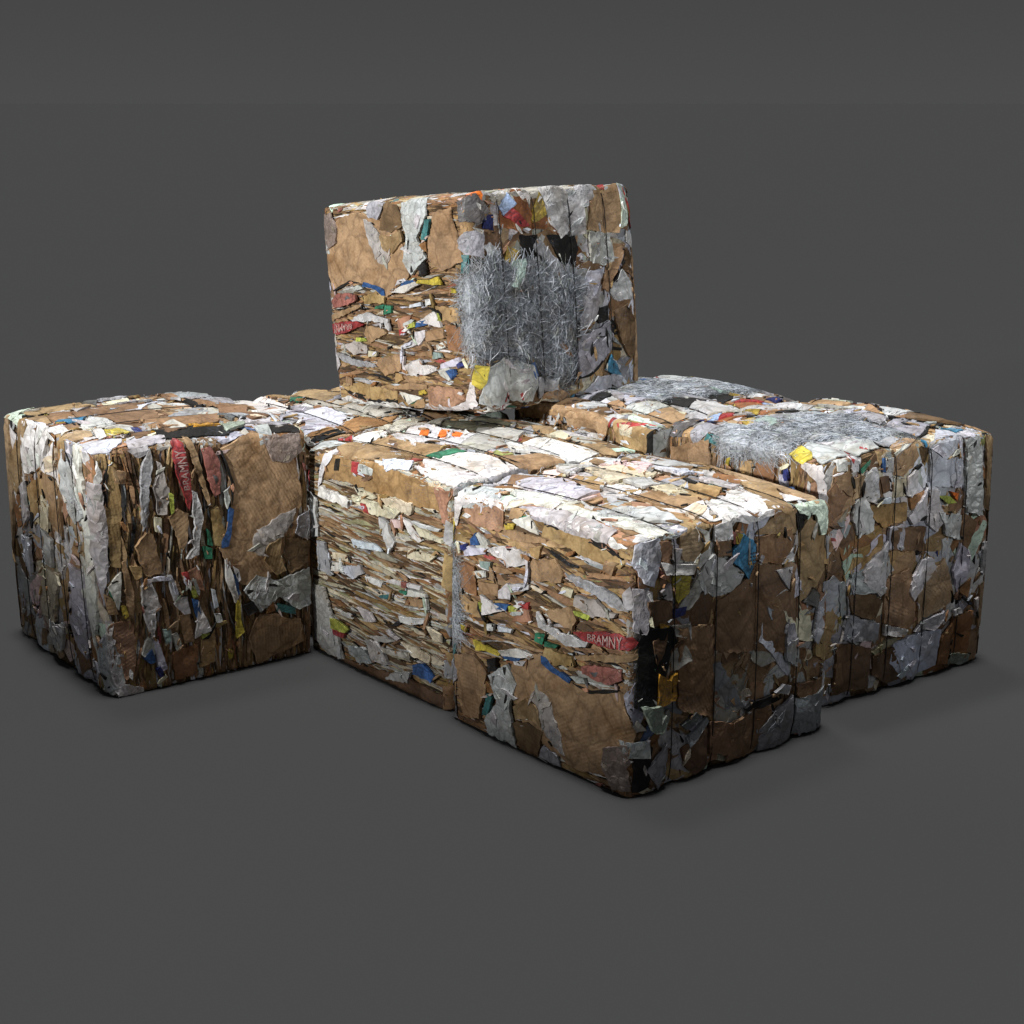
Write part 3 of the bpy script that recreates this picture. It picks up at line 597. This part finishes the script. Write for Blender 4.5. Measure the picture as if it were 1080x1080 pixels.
# ------------------------------------------------------------------ content of each face, built once
rng=random.Random(7)
def rpoly(cx,cy,L,Wd,ang,n,rng,irr=.25):
    P=[];ph=rng.uniform(0,2*PI)
    for i in range(n):
        t=2*PI*i/n+ph+rng.uniform(-irr,irr);r=1+rng.uniform(-irr,irr)
        x=L*.5*math.cos(t)*r;y=Wd*.5*math.sin(t)*r
        P.append((cx+x*math.cos(ang)-y*math.sin(ang),cy+x*math.sin(ang)+y*math.cos(ang)))
    return P
def fdim(f):
    sa,_,ta,_,_,_=FACE[f[:2] if f[:1]=='T' else f];return DIM[sa],DIM[ta]
def pick(rng,tab):
    r=rng.random()*sum(w for _,w in tab)
    for k,w in tab:
        r-=w
        if r<=0: return k
    return tab[-1][0]
BROWNS=[('tan',3),('lightcard',1.5),('kraft',2.5),('brown',2.5),('pinkcard',1),('rustcard',1.2),('darkcard',2),('ochrecard',1)]
LAYERS=[('tan',2),('kraft',2),('brown',3),('rustcard',1),('darkcard',3),('ochrecard',2),((.09,.06,.035),2.5),('black',.8)]  # darkest entries paint in the shade of gaps between layers
PAPERS=[('white',2),('whitegrey',3),('grey',1.5),('whiteblue',1.5),('cream',1.2),('lavender',1),('newsgrey',1.2),('pinkwhite',.3),('greenwhite',.3)]
INK=[((.30,.07,.06),2),((.10,.15,.28),2),((.26,.28,.10),1.4),((.38,.31,.10),1.4),((.08,.18,.12),1.2),((.10,.20,.20),1.2),('navy',1),('rustred',1)]
def clampx(v,W): return max(-.015,min(W+.015,v))
def strata(face,rng,cream=False,N=2300):
    W,H=fdim(face);out=[]
    for i in range(N):
        y=rng.uniform(0,H);x=rng.uniform(-.05,W+.05)
        L=rng.choice([.06,.09,.14,.2,.3])*rng.uniform(.7,1.3);T=rng.choice([.005,.007,.01,.014,.022])*rng.uniform(.8,1.2)
        sag=.05*math.sin(x*5+y*3)+rng.gauss(0,.06)
        n=max(3,int(L/.03));top=[];bot=[];tw=rng.uniform(0,9)
        for k in range(n+1):
            t=k/n;xx=x+(t-.5)*L;w=T*.5*(math.sin(PI*min(1,max(0,t)))**.45+.12)
            yy=y+sag*(t-.5)*L+.010*math.sin(xx*14+tw)+.012*vnoise(np.array([xx*7]),np.array([y*9]),3)[0]
            top.append((clampx(xx,W),min(H+.012,yy+w*rng.uniform(.7,1.2))));bot.append((clampx(xx,W),max(-.012,yy-w*rng.uniform(.7,1.2))))
        poly=bot+top[::-1]
        r=rng.random()
        if cream: kind,col=('paper',pick(rng,[('cream',3),('creamgrey',3),('whitegrey',1.3),('white',.8),('newsgrey',1.5)])) if r<.42 else ('strip',pick(rng,LAYERS+[('ochrecard',2),('olive',1.5)]))
        else: kind,col=('paper',pick(rng,PAPERS)) if r<.13 else (('strip',pick(rng,LAYERS)) if r<.985 else ('label',pick(rng,INK)))
        s=make_sheet(poly,.000+rng.random()*.012,rng,'strip' if kind=='strip' else kind,col,amp=.002,thick=.012,grid=.03,tilt=(rng.gauss(0,.03),rng.uniform(-.6,-.1)),jagged=.0015,nf=1,step=.04,jit=.25)
        if s:
            s.kind='layer';out.append(s)
    return out
def patches(face,rng,N1=130,N2=150,white=.42,ink=.04):
    W,H=fdim(face);out=[]
    for i in range(N1):
        r=rng.random();k=('paper',pick(rng,PAPERS)) if r<white else ('card',pick(rng,BROWNS))
        L=rng.uniform(.16,.42);Wd=L*rng.uniform(.35,.9)
        p=rpoly(rng.uniform(0,W),rng.uniform(0,H),L,Wd,rng.uniform(0,PI),rng.choice([4,5,6]),rng)
        p=[(clampx(a,W),clampx(b,H)) for a,b in p]
        s=make_sheet(p,rng.random()*.006,rng,k[0],k[1],amp=.004,thick=.008,curl=.004,tilt=(rng.gauss(0,.06),rng.gauss(0,.06)),jit=.2,jagged=.005)
        if s: s.kind='scrap';out.append(s)
    for i in range(N2):
        r=rng.random();k=('paper',pick(rng,PAPERS)) if r<white else (('card',pick(rng,BROWNS)) if r<1-ink-.04 else (('label',pick(rng,INK)) if r<1-.04 else ('card','black')))  # black pieces paint shaded gaps between the scraps
        L=rng.uniform(.03,.13);Wd=L*rng.uniform(.2,.8)
        p=rpoly(rng.uniform(0,W),rng.uniform(0,H),L,Wd,rng.uniform(0,PI),rng.choice([3,4,5]),rng)
        p=[(clampx(a,W),clampx(b,H)) for a,b in p]
        s=make_sheet(p,.003+rng.random()*.008,rng,k[0],k[1],amp=.004,thick=.008,curl=.005,tilt=(rng.gauss(0,.12),rng.gauss(0,.12)),jit=.25,grid=.02)
        if s: s.kind='scrap';out.append(s)
    return out
def crumbs(face,rng,N,avoid):
    """small torn bits and black painted gap lines over the traced sheets, denser along their borders"""
    W,H=fdim(face);out=[];tries=0
    while len(out)<N and tries<N*6:
        tries+=1
        if avoid and rng.random()<.8:
            P=rng.choice(avoid);i=rng.randrange(len(P));a=P[i];b=P[(i+1)%len(P)];t=rng.random()
            x=a[0]+(b[0]-a[0])*t+rng.gauss(0,.008);y=a[1]+(b[1]-a[1])*t+rng.gauss(0,.008)
            ang=math.atan2(b[1]-a[1],b[0]-a[0])+rng.gauss(0,.3)
        else: x=rng.uniform(0,W);y=rng.uniform(0,H);ang=rng.uniform(0,PI)
        if not(.03<x<W-.03 and .03<y<H-.03): continue
        r=rng.random();k=('paper',pick(rng,PAPERS)) if r<.27 else (('card',pick(rng,BROWNS)) if r<.75 else (('card','black') if r<.985 else ('label',pick(rng,INK))))  # black slivers are gap shade painted as thin bits
        L=rng.choice([.015,.025,.04,.07])*rng.uniform(.8,1.2);p=rpoly(x,y,L,min(.018,L*rng.uniform(.1,.35)),ang,rng.choice([3,4,5]),rng)
        s=make_sheet(p,.024+rng.random()*.012,rng,k[0],k[1],amp=.004,thick=.010,curl=.004,tilt=(rng.gauss(0,.1),rng.gauss(0,.1)),jit=.3,grid=.02,jagged=.002)
        if s: s.kind='scrap';out.append(s)
    return out
def shreds(poly,rng,N):
    """tangle of office-shredder strips, one object nobody could count"""
    xs=[p[0] for p in poly];ys=[p[1] for p in poly];parts=[];V=[];F=[];C=[];n=0
    while n<N:
        x=rng.uniform(min(xs),max(xs));y=rng.uniform(min(ys),max(ys))
        if not inside(np.array([x]),np.array([y]),poly)[0]: continue
        n+=1;x+=rng.gauss(0,.018);y+=rng.gauss(0,.018)
        L=rng.uniform(.03,.10);w=rng.uniform(.0009,.0018);a=rng.uniform(0,2*PI);da=rng.gauss(0,.5);h=.026+rng.random()*.010;hh=rng.uniform(-.12,.12)
        o=len(V);c=pick(rng,[((.46,.49,.54),5),((.38,.41,.46),6),((.60,.62,.66),2),((.30,.33,.36),3),((.38,.43,.39),1.5),((.16,.17,.18),1.2)]);k=rng.uniform(.85,1.1)
        for i in range(5):
            px,py=-math.sin(a)*w*.5,math.cos(a)*w*.5
            V+= [(x+px,y+py,h),(x-px,y-py,h+.002)];C+=[(c[0]*k,c[1]*k,c[2]*k,1)]*2
            x+=math.cos(a)*L/4;y+=math.sin(a)*L/4;a+=da/4+rng.gauss(0,.15);h+=hh*L/4*(1 if i<2 else -1)
        for i in range(4): F.append((o+2*i,o+2*i+1,o+2*i+3,o+2*i+2))
    V=np.array(V);return (V,F,np.array(C),V[:,:2]*1.0)
TR={}
for ln in TRACE.strip().split('\n'):
    f,kind,col,opt,pts=ln.split('|');q=[float(z) for z in pts.split()]
    TR.setdefault(f,[]).append((kind,col,opt,list(zip(q[0::2],q[1::2]))))
def traced(key,rng):
    out=[];polys=[]
    for i,(kind,col,opt,poly) in enumerate(TR.get(key,[])):
        if kind=='shred': continue
        A=parea(poly)
        amp={'card':.0045,'paper':.006,'film':.009,'label':.004}[kind]*(.7 if A>.04 else 1)*(.5 if A<.004 else 1)
        small=A<.0025
        s=make_sheet(poly,.018+.012*i/len(TR[key])+(.005 if kind=='label' or small else 0),rng,kind,col,amp=amp,thick=.016,curl=.004 if not small else .001,nf=4 if kind!='card' else 3,
            jagged=.0045 if A>.006 else .0015,jit=.06,grid=.020 if A>.01 else .016,step=.016)
        if s: s.print=opt if opt not in('x','') else None;out.append(s);polys.append(poly)
        # lighter crumpled ridges: a few torn bits of the same stuff on crumpled paper
        if kind in('paper','film') and A>.004:
            for _ in range(int(min(7,A*300))):
                j=rng.randrange(len(poly));a=poly[j];cx=sum(p[0] for p in poly)/len(poly);cy=sum(p[1] for p in poly)/len(poly);t=rng.uniform(.2,.9)
                x=cx+(a[0]-cx)*t;y=cy+(a[1]-cy)*t;L=math.sqrt(A)*rng.uniform(.25,.6)
                p=rpoly(x,y,L,L*rng.uniform(.15,.4),rng.uniform(0,PI),4,rng)
                b=make_sheet(p,.023+.012*i/len(TR[key]),rng,kind,col,amp=.005,thick=.012,curl=.004,tilt=(rng.gauss(0,.15),rng.gauss(0,.15)),jit=.15,grid=.018)
                if b: b.kind='scrap';out.append(b)
    return out,polys
PROTO={};SHRED={}
def proto(key,strat,**k):
    face=key
    r=random.Random(int(hashlib.md5(key.encode()).hexdigest()[:6],16))
    base={'F3':'T3','BT':'P','PD':'P'}.get(key,key)
    L=strata(base,r,**k) if strat else patches(base,r,**k)
    t,polys=traced(key,r)
    cb=crumbs(base,r,90 if strat else 120,polys)
    for s in L+t+cb: s.face=base
    PROTO[key]=(L+cb,t)
    for (kind,col,opt,poly) in TR.get(key,[]):
        if kind=='shred': SHRED.setdefault(key,[]).append(shreds(poly,r,int(parea(poly)*46000)))
proto('T1',True);proto('T3',True,cream=True);proto('P',False,white=.5);proto('Q',False,white=.35);proto('R',False,white=.5);proto('S',False,white=.5)
proto('F3',True,N=500);proto('BT',False,white=.45);proto('PD',False,white=.58)

# ------------------------------------------------------------------ lettering on the red banner (tapering capitals)
def text_mesh(txt):
    cu=bpy.data.curves.new('lettering','FONT');cu.body=txt;cu.size=1;cu.resolution_u=2
    ob=bpy.data.objects.new('lettering_src',cu);COL.objects.link(ob);bpy.context.view_layer.update()
    me=bpy.data.meshes.new_from_object(ob.evaluated_get(bpy.context.evaluated_depsgraph_get()))
    V=np.array([v.co[:2] for v in me.vertices]);F=[tuple(p.vertices) for p in me.polygons]
    bpy.data.objects.remove(ob);return V,F
LV,LF=text_mesh('BRAMNY')
LV=(LV-LV.min(0))/(LV.max(0)-LV.min(0))
def banner_text():
    # along the banner from its narrow left end, growing to the right
    u,v=LV[:,0],LV[:,1];hh=.022+.028*u
    x=.815+.165*u;y=BAN[0]+(BAN[1]-BAN[0])*u+(v-.5)*hh
    V=np.stack([x,y,np.full_like(x,.047)],1)
    return V
def quadprint(cx,cy,w,h,ang,z):
    c,s=math.cos(ang),math.sin(ang)
    return [(cx+x*c-y*s,cy+x*s+y*c,z) for x,y in((-w/2,-h/2),(w/2,-h/2),(w/2,h/2),(-w/2,h/2))]

# ------------------------------------------------------------------ the seven bales
O_D={(0,0,0):'bL',(1,0,0):'bN',(1,1,0):'bR',(0,1,0):'bK',(0,0,1):'tL',(1,0,1):'tN',(1,1,1):'tR',(0,1,1):'tK'}
def order(fn):
    return {(a,b,c):fn(a,b,c) for a in(0,1) for b in(0,1) for c in(0,1)}
ORD={'D':O_D,'B':O_D,
'A':order(lambda a,b,c:('t' if a else 'b')+{(0,1):'N',(0,0):'R',(1,1):'L',(1,0):'K'}[(b,c)]),
'G':order(lambda a,b,c:('b' if c else 't')+{(0,0):'N',(1,0):'L',(0,1):'R',(1,1):'K'}[(a,b)]),
'E':order(lambda a,b,c:('b' if a else 't')+{(0,1):'N',(0,0):'L',(1,1):'R',(1,0):'K'}[(b,c)]),
'F':order(lambda a,b,c:('b' if a else 't')+{(1,0):'N',(1,1):'L',(0,0):'R',(0,1):'K'}[(b,c)]),
'C':order(lambda a,b,c:('b' if c else 't')+{(1,1):'N',(1,0):'L',(0,1):'R',(0,0):'K'}[(b,a)])}
# (axis, side) that is down / up
DOWN={'A':(0,0),'B':(2,0),'C':(2,1),'D':(2,0),'E':(0,1),'F':(0,1),'G':(2,1)}
LABEL={
'A':'leftmost bale, with an upright red strip beside a big smooth brown panel',
'B':'low bale behind the leftmost one, white sheets and a pink cardboard patch on its top',
'C':'middle bale of cream paper layers under a brown box panel with a red label',
'D':'nearest bale, red strip level on its end, blue label high on its right side',
'E':'rightmost bale, pale shredded paper on top and white scraps down its strapped side',
'F':'bale behind the rightmost one, shredded paper on top and orange scrap at its corner',
'G':'topmost bale, tilted on the others, grey shredded paper filling its right side'}
def add_bale(n):
    dn=DOWN[n];bul=[[.022,.022],[.022,.022],[.022,.022]]
    up=(dn[0],1-dn[1]);bul[up[0]][up[1]]=.085;bul[dn[0]][dn[1]]=0. if n!='G' else .05
    if n=='G': bul[up[0]][up[1]]=.02
    B=Bale(n,CORN[n],ORD[n],dn if n!='G' else None,bul)
    if n=='G': B.bottom=None
    B.soft[up]=.3 if n=='G' else .75
    root=bpy.data.objects.new('waste_paper_bale',None);COL.objects.link(root);root.location=B.base.tolist();root.empty_display_size=.3
    root['label']=LABEL[n];root['category']='paper bale';root['group']='strapped bales of pressed waste paper and cardboard'
    downface=[f for f,d in FACE.items() if (d[4],d[5])==dn][0]
    g=.5
    # body
    parts=[]
    N=36;r2=random.Random(ord(n))
    for f in FACE:
        W,H=fdim(f);xs=np.linspace(-.008,W+.008,N);ys=np.linspace(-.008,H+.008,N);X,Y=np.meshgrid(xs,ys);X=X.ravel();Y=Y.ravel()
        lay=f in('T1','T3')
        h=(vnoise(X*6,Y*(40 if lay else 9),5)+.5)*.012-.004+vnoise(X*22,Y*30,8)*.006
        if f==downface: h=h*0-.004
        V=B.fmap(f,np.stack([X,Y,h],1))
        F=[(j*N+i,j*N+i+1,(j+1)*N+i+1,(j+1)*N+i) for j in range(N-1) for i in range(N-1)]
        c=np.zeros((len(X),4));t=(vnoise(X*8,Y*25,2)+.5)[:,None];c[:,:3]=np.array((.05,.034,.02))*(1-t)+np.array((.20,.13,.07))*t;c[:,3]=1
        parts.append((V,F,c,np.stack([X,Y],1),0,True))
    build_mesh('compacted_body',parts,[M['core']],root)
    # sheets
    fill=[];tr=[]
    for f in FACE:
        if f==downface and n!='G': continue
        key=f
        if n=='B' and f=='P': key='BT'
        if n in 'AD' and f=='P': key='PD'
        if n=='F' and f=='T3': key='F3'
        a,b_=PROTO[key];fill+=a;tr+=b_
        for sv,sf,sc_,su in SHRED.get(key,[]):
            o=build_mesh('shredded_paper',[(B.fmap(f,sv),sf,sc_,su,0,True)],[M['paper']],root);o['kind']='stuff'
    NM={'card':'cardboard_sheet','paper':'paper_sheet','film':'plastic_film','label':'printed_label'}  # cardboard_sheet also covers painted shaded gaps and traced black strap lines
    def emit(name,ss):
        """the hundred largest as parts, what remains as one mass"""
        ss=sorted(ss,key=lambda q:-q.area);obs=[]
        for s in ss[:100]:
            o=build_mesh(name,[(B.fmap(s.face,s.v),s.f,s.col,s.uv,0,s.flat)],[M[s.mat]],root);obs.append((s,o))
        if ss[100:]:
            ms=sorted({s.mat for s in ss[100:]})
            o=build_mesh(name,[(B.fmap(s.face,s.v),s.f,s.col,s.uv,ms.index(s.mat),s.flat) for s in ss[100:]],[M[k] for k in ms],root);o['kind']='stuff'
        return obs
    emit('pressed_layer',[s for s in fill if s.kind=='layer'])
    emit('torn_scrap',[s for s in fill+tr if s.kind=='scrap'])
    for k,nm in NM.items():
        for s,o in emit(nm,[s for s in tr if s.kind==k]):
            if s.print=='banner':
                V=banner_text();W_=(.50,.38,.35)
                t=build_mesh('lettering',[(B.fmap('T1',V),LF,W_,V[:,:2],0,True)],[M['label']],o);o['label']='red strip with pale capital letters'
            if s.print=='labeltext':
                P=s.v[:,:2];cx,cy=(P.min(0)+P.max(0))/2;w,h=(P.max(0)-P.min(0));V=[];F=[]
                for i in range(4):
                    for j in range(3):
                        q=quadprint(cx+(j-1)*w*.24,cy+(i-1.5)*h*.19,w*.17,h*.10,0,.052);F.append(tuple(range(len(V),len(V)+4)));V+=q
                V=np.array(V);build_mesh('lettering',[(B.fmap(s.face,V),F,(.12,.07,.02),V[:,:2],0,True)],[M['label']],o)
    # wires
    for wb in WB[1:5]:
        P=[];yb=wb*DIM[1]
        ring=[('P','s'),('Q','t'),('R','t'),('S','s')]
        # P: s=a 0..1, t=b ; Q: s=b, t=c 1..0 ; R: s=b,t=a 1..0 ; S: s=c 0..1,t=b
        K=24
        for i in range(K):
            t=(i+.5)/K;P.append(B.fmap('P',np.array([[t*DIM[0],yb,.044]]))[0])
        for i in range(K):
            t=1-(i+.5)/K;P.append(B.fmap('Q',np.array([[yb,t*DIM[2],.044]]))[0])
        for i in range(K):
            t=1-(i+.5)/K;P.append(B.fmap('R',np.array([[yb,t*DIM[0],.044]]))[0])
        for i in range(K):
            t=(i+.5)/K;P.append(B.fmap('S',np.array([[t*DIM[2],yb,.044]]))[0])
        cu=np.array(P);V=[];F=[];m=len(cu)
        bd=(B.C[:,1].mean((0,1))-B.C[:,0].mean((0,1)));bd/=np.linalg.norm(bd)
        cen=cu.mean(0)
        for i in range(m):
            rd=cu[(i+1)%m]-cu[i-1];rd/=np.linalg.norm(rd);on=np.cross(rd,bd)
            for j in range(6):
                a=2*PI*j/6;V.append(cu[i]+0.0021*(math.cos(a)*bd+math.sin(a)*on))
        for i in range(m):
            for j in range(6): F.append((i*6+j,i*6+(j+1)%6,((i+1)%m)*6+(j+1)%6,((i+1)%m)*6+j))
        V=np.array(V)
        if n!='G': V[:,2]=np.maximum(V[:,2],.001)
        build_mesh('strap_wire',[(V,F,(.02,.02,.02),V[:,:2],0,False)],[M['wire']],root)
for n in 'ABCDEFG': add_bale(n)

# ------------------------------------------------------------------ floor
me=bpy.data.meshes.new('floor');S_=400.
me.from_pydata([(-S_,-S_,0),(S_,-S_,0),(S_,S_,0),(-S_,S_,0)],[],[(0,1,2,3)]);me.materials.append(M['floor'])
fl=bpy.data.objects.new('floor',me);COL.objects.link(fl);fl['kind']='structure'

# ------------------------------------------------------------------ light
def aim(o,t): o.rotation_euler=(Vector(t)-o.location).to_track_quat('-Z','Y').to_euler()
def spot(name,loc,to,power,size,cone,blend,col=(1,1,1)):
    l=bpy.data.lights.new(name,'SPOT');l.energy=power;l.shadow_soft_size=size;l.spot_size=math.radians(cone);l.spot_blend=blend;l.color=col
    o=bpy.data.objects.new(name,l);COL.objects.link(o);o.location=loc;aim(o,to);return o
for a in LIGHTS: spot(*a)
l=bpy.data.lights.new('overhead_lamp','SUN');l.energy=SUN[1];l.angle=math.radians(SUN[2]);o=bpy.data.objects.new('overhead_lamp',l);COL.objects.link(o)
o.rotation_euler=Vector(SUN[0]).to_track_quat('Z','Y').to_euler()
l=bpy.data.lights.new('rear_lamp','SUN');l.energy=.7;l.angle=math.radians(10);o=bpy.data.objects.new('rear_lamp',l);COL.objects.link(o)
o.rotation_euler=Vector((-.14,.30,1)).to_track_quat('Z','Y').to_euler()
w=bpy.data.worlds.new('World');SC.world=w;w.use_nodes=True;nt=w.node_tree
bg=nt.nodes['Background'];tc=nd(nt,'ShaderNodeTexCoord');sx=nd(nt,'ShaderNodeSeparateXYZ');nt.links.new(tc.outputs['Generated'],sx.inputs[0])
rp=nd(nt,'ShaderNodeValToRGB');nt.links.new(sx.outputs['Z'],rp.inputs[0])
el=rp.color_ramp.elements
el[0].position=0;el[0].color=(.071,.071,.072,1);el[1].position=1;el[1].color=WTOP
e=el.new(.055);e.color=(.062,.062,.063,1);e=el.new(.16);e.color=(.065,.065,.066,1);e=el.new(.45);e.color=WMID
nt.links.new(rp.outputs[0],bg.inputs[0]);bg.inputs[1].default_value=1

# ------------------------------------------------------------------ camera
cam=bpy.data.cameras.new('camera');co=bpy.data.objects.new('camera',cam);COL.objects.link(co);SC.camera=co
cam.sensor_width=36;cam.lens=36*1720.45/1080;cam.clip_end=2000;cam.clip_start=.05
co.location=(0,0,2.4017);co.rotation_euler=(PI/2-.2513,0,0)
SC.render.engine='CYCLES';SC.view_settings.view_transform='Standard';SC.view_settings.look='None';SC.view_settings.exposure=EXPO;SC.view_settings.gamma=1
SC.render.resolution_x=1024;SC.render.resolution_y=1024
